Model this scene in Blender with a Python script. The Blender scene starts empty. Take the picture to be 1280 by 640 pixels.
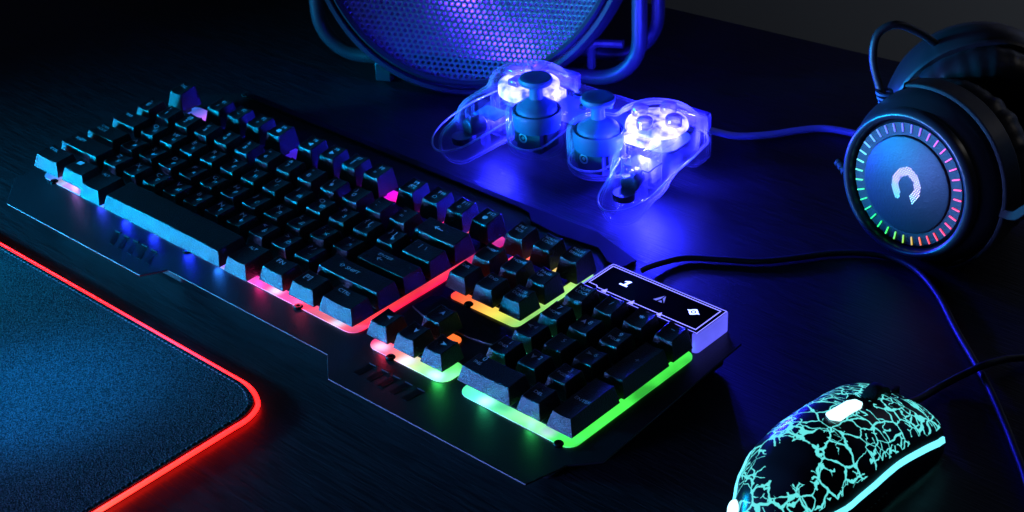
import bpy, bmesh, math, random
from math import sin, cos, pi, radians, sqrt, atan2
from mathutils import Vector, Matrix, noise
random.seed(7)
S = 0.001                                   # the script is written in millimetres
sc = bpy.context.scene
C = sc.collection

# ------------------------------------------------------------------ camera
cam_d = bpy.data.cameras.new("camera"); cam = bpy.data.objects.new("camera", cam_d); C.objects.link(cam)
RX = Vector((0.74272, 0.66837, -0.04125)); RD = Vector((0.3225, -0.4110, -0.8527)); RF = RX.cross(RD).normalized()
RX.normalize(); RD = RF.cross(RX)
cam.matrix_world = Matrix.Translation(Vector((822.87, -446.96, 486.53)) * S) @ Matrix((RX, -RD, -RF)).transposed().to_4x4()
cam_d.sensor_width = 36; cam_d.lens = 57.818; cam_d.clip_start = 0.02; cam_d.clip_end = 50
cam_d.dof.use_dof = True; cam_d.dof.focus_distance = 0.83; cam_d.dof.aperture_fstop = 26
sc.camera = cam

# ------------------------------------------------------------------ world and view
w = bpy.data.worlds.new("World"); sc.world = w; w.use_nodes = True
w.node_tree.nodes["Background"].inputs[0].default_value = (0.45, 0.55, 1.0, 1)
w.node_tree.nodes["Background"].inputs[1].default_value = 0.012
sc.view_settings.view_transform = 'Standard'; sc.view_settings.look = 'None'
sc.view_settings.exposure = 0; sc.view_settings.gamma = 1
sc.cycles.max_bounces = 10; sc.cycles.transparent_max_bounces = 40
sc.cycles.sample_clamp_indirect = 4.0

# ------------------------------------------------------------------ lamps: sources and added fills
def aim(o, loc, tgt):
    o.location = Vector(loc) * S
    d = (Vector(tgt) - Vector(loc)).normalized()
    o.rotation_euler = d.to_track_quat('-Z', 'Y').to_euler()
def area(name, loc, tgt, sx, sy, col, power, spread=180):
    l = bpy.data.lights.new(name, 'AREA'); l.shape = 'RECTANGLE'; l.size = sx * S; l.size_y = sy * S
    l.color = col; l.energy = power; l.spread = radians(spread)
    o = bpy.data.objects.new(name, l); C.objects.link(o); aim(o, loc, tgt); return o
def spot(name, loc, tgt, col, power, ang, blend, rad=10):
    l = bpy.data.lights.new(name, 'SPOT'); l.color = col; l.energy = power; l.spot_size = radians(ang)
    l.spot_blend = blend; l.shadow_soft_size = rad * S
    o = bpy.data.objects.new(name, l); C.objects.link(o); aim(o, loc, tgt); return o
def point(name, loc, col, power, rad, spec=1.0):
    l = bpy.data.lights.new(name, 'POINT'); l.specular_factor = spec; l.color = col; l.energy = power; l.shadow_soft_size = rad * S
    o = bpy.data.objects.new(name, l); C.objects.link(o); o.location = Vector(loc) * S; return o
area("cyan_side_lamp", (-270, -345, 90), (110, 40, 38), 150, 24, (0.0, 0.44, 1.0), 2.7, 60)
area("cyan_edge_fill", (-190, -300, 400), (200, 60, 30), 130, 130, (0.0, 0.60, 1.0), 0.12, 120)  # weak added fill for highlights on the key edges
area("blue_front_lamp", (60, -640, 60), (400, 160, 35), 300, 110, (0.16, 0.26, 1.0), 1.9, 60)
spot("azure_headset_lamp", (-60, -60, 330), (425, 258, 34), (0.0, 0.36, 1.0), 1.3, 20, .8, 12)
spot("blue_pad_lamp", (60, -420, 420), (180, -118, 0), (0.0, 0.30, 1.0), 62, 14.5, 1.0, 20)
spot("grey_room_lamp", (780, 620, 420), (485, 330, 55), (1.0, 0.93, 0.88), 0.35, 24, .8, 50)
area("wall_fill_light", (700, 900, 700), (500, 1300, 200), 300, 300, (0.9, 0.95, 1.0), 1.2, 120)  # added to light the wall a neutral grey; no such lamp known

# ------------------------------------------------------------------ materials
def nmat(name):
    m = bpy.data.materials.new(name); m.use_nodes = True
    nt = m.node_tree; b = nt.nodes["Principled BSDF"]
    return m, nt, b
def setp(b, **k):
    for a, v in k.items():
        b.inputs[a.replace('_', ' ')].default_value = v
def N(nt, t, **k):
    n = nt.nodes.new(t)
    for a, v in k.items(): setattr(n, a, v)
    return n
def math_n(nt, op, a, b=None):
    n = N(nt, 'ShaderNodeMath', operation=op)
    for i, v in enumerate((a, b)):
        if v is None: continue
        if isinstance(v, (int, float)): n.inputs[i].default_value = v
        else: nt.links.new(v, n.inputs[i])
    return n.outputs[0]
def plastic(name, col, rough=0.45, bump=0.0, scale=600, spec=0.5, metal=0.0, coat=0.0, rvar=0.0, bd=0.0004):
    m, nt, b = nmat(name)
    setp(b, Base_Color=(*col, 1), Roughness=rough, Specular_IOR_Level=spec, Metallic=metal, Coat_Weight=coat)
    tc = N(nt, 'ShaderNodeTexCoord')
    if bump:
        no = N(nt, 'ShaderNodeTexNoise'); no.inputs['Scale'].default_value = scale; no.inputs['Detail'].default_value = 3
        nt.links.new(tc.outputs['Object'], no.inputs['Vector'])
        bp = N(nt, 'ShaderNodeBump'); bp.inputs['Strength'].default_value = bump; bp.inputs['Distance'].default_value = bd
        nt.links.new(no.outputs[0], bp.inputs['Height']); nt.links.new(bp.outputs[0], b.inputs['Normal'])
    if rvar:
        n2 = N(nt, 'ShaderNodeTexNoise'); n2.inputs['Scale'].default_value = 40; n2.inputs['Detail'].default_value = 6
        nt.links.new(tc.outputs['Object'], n2.inputs['Vector'])
        mr = N(nt, 'ShaderNodeMapRange'); mr.inputs['To Min'].default_value = rough - rvar; mr.inputs['To Max'].default_value = rough + rvar
        nt.links.new(n2.outputs[0], mr.inputs[0]); nt.links.new(mr.outputs[0], b.inputs['Roughness'])
    return m
def glow(name, col, strength):
    m, nt, b = nmat(name)
    setp(b, Base_Color=(*[c * .5 for c in col], 1), Emission_Color=(*col, 1), Emission_Strength=strength, Roughness=.4)
    return m
def ramp_glow(name, stops, x0, x1, strength, skew=0.0, leds=None, vary=.35):
    """a backlit translucent sheet: LED colours run along its length (object x), with the hot spot of each LED"""
    m, nt, b = nmat(name)
    tc = N(nt, 'ShaderNodeTexCoord'); sp = N(nt, 'ShaderNodeSeparateXYZ'); nt.links.new(tc.outputs['Object'], sp.inputs[0])
    xx = math_n(nt, 'ADD', sp.outputs[0], math_n(nt, 'MULTIPLY', sp.outputs[1], skew))
    mr = N(nt, 'ShaderNodeMapRange'); nt.links.new(xx, mr.inputs[0])
    mr.inputs['From Min'].default_value = x0 * S; mr.inputs['From Max'].default_value = x1 * S
    cr = N(nt, 'ShaderNodeValToRGB'); nt.links.new(mr.outputs[0], cr.inputs[0])
    el = cr.color_ramp.elements
    el[0].position = stops[0][0]; el[0].color = (*stops[0][1], 1)
    el[1].position = stops[-1][0]; el[1].color = (*stops[-1][1], 1)
    for p, c in stops[1:-1]:
        e = el.new(p); e.color = (*c, 1)
    no = N(nt, 'ShaderNodeTexNoise'); no.inputs['Scale'].default_value = 45; no.inputs['Detail'].default_value = 2
    nt.links.new(tc.outputs['Object'], no.inputs['Vector'])
    st = N(nt, 'ShaderNodeMapRange'); nt.links.new(no.outputs[0], st.inputs[0])
    st.inputs['From Min'].default_value = .35; st.inputs['From Max'].default_value = .65
    st.inputs['To Min'].default_value = strength * (1 - vary); st.inputs['To Max'].default_value = strength * (1 + vary)
    colour = cr.outputs[0]
    if leds:
        L_, lx0, ly0 = leds                                 # spacing, one LED's x, their y (world mm)
        fx = math_n(nt, 'SUBTRACT', math_n(nt, 'FRACT', math_n(nt, 'MULTIPLY', math_n(nt, 'ADD', sp.outputs[0], (L_ * .5 - (lx0 - 220)) * S + L_ * S * 20), 1 / (L_ * S))), .5)
        fx = math_n(nt, 'MULTIPLY', math_n(nt, 'ABSOLUTE', fx), L_ * S)
        fy = math_n(nt, 'ABSOLUTE', math_n(nt, 'SUBTRACT', sp.outputs[1], (ly0 - 60) * S))
        d = math_n(nt, 'SQRT', math_n(nt, 'ADD', math_n(nt, 'POWER', fx, 2), math_n(nt, 'POWER', fy, 2)))
        h = N(nt, 'ShaderNodeMapRange'); h.interpolation_type = 'SMOOTHSTEP'; nt.links.new(d, h.inputs[0])
        h.inputs['From Min'].default_value = 0.0005; h.inputs['From Max'].default_value = 0.0070
        h.inputs['To Min'].default_value = .75; h.inputs['To Max'].default_value = 0
        mx = N(nt, 'ShaderNodeMix', data_type='RGBA'); nt.links.new(h.outputs[0], mx.inputs[0])
        nt.links.new(colour, mx.inputs[6]); mx.inputs[7].default_value = (.62, .78, 1, 1)
        colour = mx.outputs[2]
    nt.links.new(colour, b.inputs['Emission Color']); nt.links.new(st.outputs[0], b.inputs['Emission Strength'])
    setp(b, Base_Color=(.25, .25, .27, 1), Roughness=.35)
    return m

# desk: black stained wood with a fine grain
def desk_mat():
    m, nt, b = nmat("black_wood")
    setp(b, Base_Color=(.012, .012, .014, 1), Roughness=.42, Specular_IOR_Level=.5)
    tc = N(nt, 'ShaderNodeTexCoord'); mp = N(nt, 'ShaderNodeMapping'); mp.inputs['Scale'].default_value = (14, 190, 60)
    mp.inputs['Rotation'].default_value = (0, 0, radians(8))
    nt.links.new(tc.outputs['Object'], mp.inputs[0])
    no = N(nt, 'ShaderNodeTexNoise'); no.inputs['Scale'].default_value = 3.0; no.inputs['Detail'].default_value = 8; no.inputs['Distortion'].default_value = .8
    nt.links.new(mp.outputs[0], no.inputs['Vector'])
    bp = N(nt, 'ShaderNodeBump'); bp.inputs['Strength'].default_value = .45; bp.inputs['Distance'].default_value = .0007
    nt.links.new(no.outputs[0], bp.inputs['Height']); nt.links.new(bp.outputs[0], b.inputs['Normal'])
    cr = N(nt, 'ShaderNodeValToRGB'); cr.color_ramp.elements[0].position = .35; cr.color_ramp.elements[0].color = (.004, .004, .005, 1)
    cr.color_ramp.elements[1].position = .7; cr.color_ramp.elements[1].color = (.013, .013, .016, 1)
    nt.links.new(no.outputs[0], cr.inputs[0]); nt.links.new(cr.outputs[0], b.inputs['Base Color'])
    mr = N(nt, 'ShaderNodeMapRange'); mr.inputs['To Min'].default_value = .3; mr.inputs['To Max'].default_value = .55
    nt.links.new(no.outputs[0], mr.inputs[0]); nt.links.new(mr.outputs[0], b.inputs['Roughness'])
    return m
def pad_mat():
    m, nt, b = nmat("black_cloth")
    tc = N(nt, 'ShaderNodeTexCoord')
    vo = N(nt, 'ShaderNodeTexVoronoi'); vo.inputs['Scale'].default_value = 1700
    nt.links.new(tc.outputs['Object'], vo.inputs['Vector'])
    no = N(nt, 'ShaderNodeTexNoise'); no.inputs['Scale'].default_value = 1200; no.inputs['Detail'].default_value = 3
    nt.links.new(tc.outputs['Object'], no.inputs['Vector'])
    bp = N(nt, 'ShaderNodeBump'); bp.inputs['Strength'].default_value = 1; bp.inputs['Distance'].default_value = .0007
    nt.links.new(no.outputs[0], bp.inputs['Height']); nt.links.new(bp.outputs[0], b.inputs['Normal'])
    cr = N(nt, 'ShaderNodeValToRGB'); cr.color_ramp.elements[0].position = .3; cr.color_ramp.elements[0].color = (.006, .006, .007, 1)
    cr.color_ramp.elements[1].position = .75; cr.color_ramp.elements[1].color = (.055, .055, .06, 1)
    nt.links.new(vo.outputs['Color'], cr.inputs[0]); nt.links.new(cr.outputs[0], b.inputs['Base Color'])
    setp(b, Roughness=.7, Specular_IOR_Level=.12)
    return m

M = {}
M['desk'] = desk_mat(); M['pad'] = pad_mat()
M['wall'] = plastic("grey_wall_paint", (.28, .28, .29), .8, .3, 60)
M['key'] = plastic("black_key_plastic", (.006, .006, .007), .29, 1.0, 1500, .5, rvar=.05, bd=.00055)
M['legend'] = plastic("grey_legend_print", (.55, .55, .62), .5)
M['plate'] = plastic("black_plate", (.010, .010, .013), .42, .25, 900, .45, rvar=.08)
M['rim'] = plastic("matt_black_plastic", (.006, .006, .007), .7, .1, 900, .25)
M['slot'] = plastic("slot_dark", (.003, .003, .004), .3, 0, 100, .5)
M['screw'] = plastic("screw_black_metal", (.05, .05, .05), .25, 0, 100, .5, 1.0)
M['cable'] = plastic("black_rubber_cable", (.012, .012, .014), .48, .1, 300, .5)
M['seg'] = glow("led_white_blue", (.20, .20, 1.0), 2.2)
M['bar_body'] = ramp_glow("milky_lit_plastic", [(0, (.10, .10, .95)), (.5, (.26, .25, 1.0)), (1, (.12, .12, 1.0))], 36, 66, 1.0, 0, None, .15)

# ------------------------------------------------------------------ mesh helpers
class MB:
    def __init__(s): s.v = []; s.f = []; s.mi = []
    def add(s, vs, fs, mi=0):
        o = len(s.v); s.v += [tuple(v) for v in vs]; s.f += [tuple(i + o for i in f) for f in fs]; s.mi += [mi] * len(fs); return s
    def box(s, x0, x1, y0, y1, z0, z1, mi=0):
        return s.add([(x, y, z) for z in (z0, z1) for y in (y0, y1) for x in (x0, x1)],
                     [(0, 2, 3, 1), (4, 5, 7, 6), (0, 1, 5, 4), (2, 6, 7, 3), (0, 4, 6, 2), (1, 3, 7, 5)], mi)
    def prism(s, poly, z0, z1, mi=0):
        n = len(poly)
        return s.add([(x, y, z0) for x, y in poly] + [(x, y, z1) for x, y in poly],
                     [tuple(range(n - 1, -1, -1)), tuple(range(n, 2 * n))] + [(i, (i + 1) % n, n + (i + 1) % n, n + i) for i in range(n)], mi)
    def lathe(s, prof, seg=48, mat=None, mi=0, close=False, a0=0, a1=2 * pi, cap=False):
        full = abs(a1 - a0 - 2 * pi) < 1e-6; m = seg if full else seg + 1
        mat = mat or Matrix.Identity(4); vs = []
        for k in range(m):
            a = a0 + (a1 - a0) * k / seg
            for r, z in prof: vs.append(mat @ Vector((r * cos(a), r * sin(a), z)))
        n = len(prof); fs = []
        for k in range(seg):
            k2 = (k + 1) % m
            for i in range(n - 1 + (1 if close else 0)):
                j = (i + 1) % n; fs.append((k * n + i, k2 * n + i, k2 * n + j, k * n + j))
        if cap and not full: fs += [tuple(range(n - 1, -1, -1)), tuple((m - 1) * n + i for i in range(n))]
        return s.add(vs, fs, mi)
    def tube(s, path, r, seg=12, mi=0, cap=True, closed=False):
        P = [Vector(p) for p in path]; n = len(P); rr = r if callable(r) else (lambda t: r)
        up = Vector((0, 0, 1)); vs = []; prev = None
        for i, p in enumerate(P):
            t = (P[(i + 1) % n] - P[i - 1]) if closed else (P[min(i + 1, n - 1)] - P[max(i - 1, 0)])
            t.normalize()
            if prev is None: a = t.cross(up); a = a if a.length > .01 else t.cross(Vector((1, 0, 0)))
            else: a = prev - t * prev.dot(t)
            a.normalize(); prev = a; b = t.cross(a); q = rr(i / (n - 1))
            for k in range(seg):
                th = 2 * pi * k / seg; vs.append(p + (a * cos(th) + b * sin(th)) * q)
        fs = [(i * seg + k, i * seg + (k + 1) % seg, ((i + 1) % n) * seg + (k + 1) % seg, ((i + 1) % n) * seg + k)
              for i in range(n if closed else n - 1) for k in range(seg)]
        if cap and not closed: fs += [tuple(range(seg - 1, -1, -1)), tuple((n - 1) * seg + k for k in range(seg))]
        return s.add(vs, fs, mi)
def crom(pts, sub=8, closed=False):
    P = [Vector(p) for p in pts]; n = len(P); out = []
    for i in range(n if closed else n - 1):
        g = (lambda k: P[k % n]) if closed else (lambda k: P[max(0, min(n - 1, k))])
        a, b, c, d = g(i - 1), g(i), g(i + 1), g(i + 2)
        for k in range(sub):
            t = k / sub
            out.append(.5 * ((2 * b) + (c - a) * t + (2 * a - 5 * b + 4 * c - d) * t * t + (3 * b - a - 3 * c + d) * t ** 3))
    if not closed: out.append(P[-1])
    return out
def obj(name, mb, mats, parent=None, smooth=True, bevel=0, ang=35, seg=2, off=(0, 0, 0)):
    me = bpy.data.meshes.new(name)
    me.from_pydata([((v[0] - off[0]) * S, (v[1] - off[1]) * S, (v[2] - off[2]) * S) for v in mb.v], [], mb.f)
    for m in (mats if isinstance(mats, (list, tuple)) else [mats]): me.materials.append(m)
    for p, mi in zip(me.polygons, mb.mi): p.material_index = mi
    if smooth:
        me.shade_smooth(); me.set_sharp_from_angle(angle=radians(ang))
    me.update()
    o = bpy.data.objects.new(name, me); C.objects.link(o)
    if parent: o.parent = parent
    if bevel:
        md = o.modifiers.new("bevel", 'BEVEL'); md.width = bevel * S; md.segments = seg; md.limit_method = 'ANGLE'; md.angle_limit = radians(38)
        md.harden_normals = False
    return o
def tag(o, label, cat, group=None):
    o['label'] = label; o['category'] = cat
    if group: o['group'] = group
    return o
def thing(name, label, cat, loc=(0, 0, 0), mat=None, group=None):
    o = bpy.data.objects.new(name, None); C.objects.link(o); o.empty_display_size = .02
    if mat is not None: o.matrix_world = Matrix.Translation(Vector(mat.translation) * S) @ mat.to_3x3().to_4x4()
    else: o.location = Vector(loc) * S
    return tag(o, label, cat, group)
def rrect(x0, x1, y0, y1, r, n=6):
    out = []
    for cx, cy, a0 in ((x1 - r, y1 - r, 0), (x0 + r, y1 - r, 90), (x0 + r, y0 + r, 180), (x1 - r, y0 + r, 270)):
        for k in range(n + 1):
            a = radians(a0 + 90 * k / n); out.append((cx + r * cos(a), cy + r * sin(a)))
    return out
_tc = {}
def text2d(s):
    """outline faces of a string at size 1, origin at its left baseline"""
    if s in _tc: return _tc[s]
    cu = bpy.data.curves.new("t", 'FONT'); cu.body = s; cu.size = 1; cu.resolution_u = 3
    o = bpy.data.objects.new("t", cu); C.objects.link(o)
    dg = bpy.context.evaluated_depsgraph_get(); me = o.evaluated_get(dg).to_mesh()
    r = ([(v.co.x, v.co.y) for v in me.vertices], [tuple(p.vertices) for p in me.polygons])
    o.evaluated_get(dg).to_mesh_clear(); bpy.data.objects.remove(o); bpy.data.curves.remove(cu)
    _tc[s] = r; return r

# ------------------------------------------------------------------ setting: desk and wall
desk = MB().prism([(-900, -900), (1300, -900), (1300, 590), (-900, 362)], -30, 0)
d_ = obj("desk", desk, M['desk'], smooth=False); d_['kind'] = 'structure'
wall = MB()
wall.prism([(-1500, 1100), (1900, 1452), (1900, 1480), (-1500, 1128)], -900, 1500)
w_ = obj("wall", wall, M['wall'], smooth=False); w_['kind'] = 'structure'

# ------------------------------------------------------------------ mouse pad
pad = thing("mouse_pad", "black cloth mouse pad with a glowing red tube sewn along its edge", "mouse pad", (80, -140, 0))
PO = (80, -140, 0)
def pad_outline(ins=0, n=14):
    x0, x1, y0, y1, r = -330, 277 - ins, -330, -47 - ins, 26 - ins * .3
    pts = [(x0, y0), (x1, y0)]
    for k in range(n + 1):
        a = radians(90 * k / n); pts.append((x1 - r + r * cos(a) + 2.5 * (1 - abs(2 * k / n - 1)), y1 - r + r * sin(a)))
    pts.append((x0, y1)); return pts
obj("cloth_sheet", MB().prism(pad_outline(1.2), .3, 3.6), M['pad'], pad, smooth=False, off=PO)
M['red'] = glow("red_light_tube", (1.0, .045, .035), 3.2)
M['redtube'] = ramp_glow("red_tube_core", [(0, (1, .005, .005)), (.45, (1, .008, .007)), (1, (1, .020, .013))], 60, 230, 8.0, -1.0, None, .45)
M['redtube'].node_tree.nodes['Noise Texture'].inputs['Scale'].default_value = 14
ol = pad_outline(-.4)[1:]
obj("light_tube", MB().tube([Vector((a, b, 2.0)) for a, b in ol], 1.2, 12), M['redtube'], pad, off=PO)
st = MB()                                       # the row of stitches just inside the light tube
sp_ = [Vector((p[0], p[1], 0)) for p in [(a, b, 0) for a, b in pad_outline(3.4)[1:]]]
dist = 0
for a, b in zip(sp_, sp_[1:]):
    L = (b - a).length; t = (b - a).normalized(); nn = Vector((-t.y, t.x, 0)); k = -dist
    while k < L:
        if k >= 0:
            c = a + t * k; st.prism([(c + t * .9 + nn * .5)[:2], (c - t * .9 + nn * .2)[:2], (c - t * .9 - nn * .5)[:2], (c + t * .9 - nn * .2)[:2]][::-1], 3.5, 4.1)
        k += 3.2
    dist = 0
obj("edge_stitching", st, plastic("stitch_thread", (.05, .05, .05), .7), pad, smooth=False, off=PO)

# ------------------------------------------------------------------ keyboard (z of the key bottoms = ZK)
ZK = 24; U = 19.05; ZP = ZK - 5
kb = thing("gaming_keyboard", "long black gaming keyboard with rainbow light under floating keys", "keyboard", (220, 60, 0)); KO = (220, 60, 0)
outline = [(-3, -10), (20, -31), (149.5, -31), (157, -18), (286, -18), (302, -32), (431, -31.5), (436.5, -10), (448, 3), (445, 60), (442, 118),
           (434, 128), (362, 140), (353, 147), (318, 156.5), (255, 154.5), (20, 154.5), (-3, 135)]
obj("top_plate", MB().prism(outline, ZP - 1.0, ZP), M['plate'], kb, smooth=False, bevel=.25, off=KO)
inner = [(12, 8), (30, -6), (150, -6), (160, 4), (283, 4), (300, -6), (415, -6), (428, 12), (432, 118), (345, 134), (20, 146), (6, 132)]
obj("base_shell", MB().prism(inner, 1.5, ZP - 1.5), M['rim'], kb, smooth=False, bevel=1, off=KO)
for fx, fy in ((20, 5), (415, 0), (30, 128), (330, 122)):
    obj("rubber_foot", MB().lathe([(0, 0), (7, 0), (7, 1.6), (0, 1.6)], 20, Matrix.Translation((fx, fy, 0))), M['rim'], kb, off=KO)
rim = [(20, 149.4), (258, 150.2), (266, 150), (274, 148.6), (281, 142.5), (303, 140.8), (329, 143.5), (341, 136), (352, 134), (353.5, 146.5), (318.2, 156.8), (255, 155), (20, 155)]
obj("rear_rim", MB().prism(rim, ZP + .05, ZP + 1.4), M['rim'], kb, smooth=False, bevel=.4, off=KO)
# ventilation slots pressed into the front lip
for k in range(5):
    for gx, lean, n in ((101, 8, 0), (311, -1, 1)):
        x = gx + k * 8.4
        obj("vent_slot", MB().prism([(x - 1.9, -10.5), (x - 1.9 + lean, -20.8), (x + 1.9 + lean, -20.8), (x + 1.9, -10.5)][::1], ZP + .02, ZP + .12), M['slot'], kb, smooth=False, off=KO)
        obj("slot_frame", MB().prism([(x - 2.2, -9.6), (x - 2.2, -10.3), (x + 2.6, -10.3), (x + 2.6, -9.6)], ZP + .02, ZP + .7), M['plate'], kb, smooth=False, off=KO)
# raised name field between the arrow keys and the navigation block
obj("name_field", MB().prism([(289.5, 39), (290.5, 52), (295, 55.8), (346, 54.5), (350.5, 50), (350, 40), (343, 37.5), (332, 36), (300, 36)], ZP + .02, ZP + 1.5), M['plate'], kb, smooth=False, bevel=.35, off=KO)
R_, G_ = (1.0, .02, .06), (.08, .9, .12)
main_stops = [(0, (.03, .55, 1)), (.04, (.05, .2, 1)), (.10, (.5, .12, .9)), (.15, (.18, .08, 1)), (.2, (.02, .03, .9)), (.36, (.05, .02, .95)), (.55, (.22, .02, .9)),
              (.66, (.6, .0, .85)), (.72, (1, .01, .28)), (.82, (1, .01, .16)), (.88, (1, .06, .08)), (.93, (1, .16, .10)), (1, (1, .01, .05))]
M['glow_main'] = ramp_glow("main_backlight", main_stops, -220, 65, 1.0, 0.0, (49.0, 221, 4.5), .45)
def sheet(name, x0, x1, y0, y1, r, m, sub=None):
    p = rrect(x0, x1, y0, y1, r)
    return obj(name, MB().prism(p, ZP + .05, ZP + .55), m, kb, smooth=False, off=KO)
sheet("backlight_sheet", 7, 285.2, 1.6, 121, 7, M['glow_main'])
M['glow_nav'] = ramp_glow("navigation_backlight", [(0, (1, .06, .03)), (.25, (1, .2, .05)), (.5, (1, .55, .08)), (.75, (.75, .9, .12)), (1, (.40, 1, .25))], 298 - 220, 345 - 220, 1.0)
sheet("backlight_sheet", 297, 345.2, 58, 122.5, 4, M['glow_nav'])
M['glow_arrow'] = ramp_glow("arrow_backlight", [(0, (1, .0, .08)), (.2, (1, .07, .10)), (.42, (1, .35, .25)), (.65, (.55, .95, .35)), (.85, (.15, 1, .2)), (1, (.2, 1, .3))], 296 - 220, 350 - 220, 1.15, 0, (19.05, 303, 3), .4)
sheet("backlight_sheet", 295.5, 350.4, -.6, 17.5, 6.5, M['glow_arrow'])
M['glow_orange'] = glow("orange_led", (1, .18, .03), 1.2)
sheet("backlight_sheet", 311, 331.6, 26.5, 34.3, 3.8, M['glow_orange'])
M['glow_num'] = ramp_glow("number_backlight", [(0, (.07, .75, .28)), (.15, (.12, 1, .6)), (.35, (.15, 1, .35)), (.6, (.40, 1, .38)), (.8, (.07, .9, .08)), (1, (.05, .75, .06))], 359 - 220, 434 - 220, 1.0, .0, (38.1, 376, 3), .45)
M['glow_teal'] = ramp_glow("teal_end_backlight", [(0, (.05, .8, .06)), (.6, (.04, .75, .2)), (1, (.03, .6, .6))], 0, 36, 1.0)
sheet("backlight_sheet", 359.5, 431.4, -.9, 96, 6.5, M['glow_num'])
for bx_ in ((12, 279, 8.5, 109.8), (303, 339, 66, 109.8), (302, 343, 8.5, 17.3), (365.5, 424.5, 6.5, 95.8)):
    obj("key_bed", MB().prism(rrect(*bx_, 2), ZP + .56, ZP + 1.3), M['rim'], kb, smooth=False, off=KO)
for sx, sy in ((242.3, 1.8), (313.7, -.4), (424.0, -.6), (311.2, 59.0), (21, 2.0), (150, 1.4)):
    s_ = obj("screw", MB().lathe([(2.6, -.6), (2.6, .7), (2.1, 1.3), (1.1, 1.3), (.9, .6), (0, .6)], 18, Matrix.Translation((sx, sy, ZP + .1))), M['screw'], kb, off=KO)

for lx, ly, lc, le in ((14, 4, (.1, .5, 1), .004), (36, 2, (.6, .25, 1), .004), (66, -1.5, (.03, .06, 1), .006), (92, -3.0, (.01, .03, 1), .012), (118, -3.2, (.01, .03, 1), .010), (150, -3.4, (.01, .03, 1), .012),
                       (176, -3.2, (.02, .2, 1), .006), (207, 0, (1, .02, .25), .004), (238, .5, (1, .05, .15), .004), (305, -2, (1, .03, .1), .004), (343, -2, (.05, 1, .15), .006), (374, -2, (.05, 1, .4), .004), (404, -2, (.05, 1, .2), .004)):
    point("key_led_light", (lx, ly + 5, ZP + 3.4), lc, le * 1.15, 2.6, .05)
# --- keys
ROW = {0: (4.09, 8.6, .9, .0), 1: (3.58, 9.4, .4, 0), 2: (3.6, 9.2, .1, 0), 3: (3.86, 9.4, .9, 0), 4: (3.9, 10.4, 1.6, 0), 5: (4.0, 11.4, 1.8, 0)}
def keycap(name, x0, x1, y0, y1, row, legend, dip=.9, fwd=0):
    """x0..x1 in mm on the pitch grid; y0..y1 too. legend: list of (string or polygon, x, y, size) from the top left of the cap"""
    yo, zf, rise, _ = ROW[row]
    bx0, bx1, by0, by1 = x0 + 1.75, x1 - 1.75, y0 + 1.8 - fwd, y1 - 1.3
    tx0, tx1, ty0, ty1 = x0 + 4.2, x1 - 4.2, y0 + yo - fwd, y1 - 2.6
    zb0 = ZK; nx, ny = 8, 5
    def top(u, v):
        x = tx0 + (tx1 - tx0) * u; y = ty0 + (ty1 - ty0) * v
        return (x, y, ZK + zf + rise * v - dip * (1 - (2 * u - 1) ** 2) * (1 if dip > 0 else (1 - .3 * v)))
    mb = MB(); vs = [top(i / nx, j / ny) for j in range(ny + 1) for i in range(nx + 1)]
    fs = [(j * (nx + 1) + i, j * (nx + 1) + i + 1, (j + 1) * (nx + 1) + i + 1, (j + 1) * (nx + 1) + i) for j in range(ny) for i in range(nx)]
    loop = [(i, 0) for i in range(nx)] + [(nx, j) for j in range(ny)] + [(i, ny) for i in range(nx, 0, -1)] + [(0, j) for j in range(ny, 0, -1)]
    base = [(bx0 + (bx1 - bx0) * i / nx, by0 + (by1 - by0) * j / ny) for i, j in loop]
    n0 = len(vs); vs += [(x, y, zb0) for x, y in base]; n = len(loop)
    ti = [j * (nx + 1) + i for i, j in loop]
    for k in range(n):
        k2 = (k + 1) % n; fs.append((n0 + k, n0 + k2, ti[k2], ti[k]))
    fs.append(tuple(n0 + k for k in range(n - 1, -1, -1)))
    mb.add(vs, fs)
    cx, cy = (x0 + x1) / 2, (y0 + y1) / 2
    mb.box(cx - 3, cx + 3, cy - 3, cy + 3, ZP + .6, ZK + .5)                  # switch stem
    o = obj(name, mb, [M['key'], M['legend']], kb, bevel=.45, ang=40, seg=2, off=KO)
    # the print sits on the dished top as part of the same mesh
    lv, lf = [], []
    for s, lx, ly, sz in legend:
        v2, f2 = text2d(s) if isinstance(s, str) else (s, [tuple(range(len(s)))])
        o0 = len(lv)
        for px, py in v2:
            X = tx0 + lx + px * sz * 1.08; Y = ty1 - ly + py * sz
            u = (X - tx0) / (tx1 - tx0); v = (Y - ty0) / (ty1 - ty0)
            z = top(min(1, max(0, u)), min(1, max(0, v)))[2]
            lv.append(((X - KO[0]) * S, (Y - KO[1]) * S, (z + .14) * S))
        lf += [tuple(i + o0 for i in f) for f in f2]
    if lv:
        bm = bmesh.new(); bm.from_mesh(o.data); bv = [bm.verts.new(v) for v in lv]
        for f in lf:
            try:
                nf = bm.faces.new([bv[i] for i in f]); nf.material_index = 1
                nf.normal_update()
                if nf.normal.z < 0: nf.normal_flip()
            except ValueError: pass
        bm.to_mesh(o.data); bm.free()
    return o
def K(x, wd, row, legend, name="key", y=None, hh=1, **kw):
    yy = row * U if y is None else y
    return keycap(name, x, x + wd, yy, yy + hh * U, row, legend, **kw)
def dual(a, b): return [(a, .8, 4.6, 4.3), (b, 4.6, 8.2, 3.6)]
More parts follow.
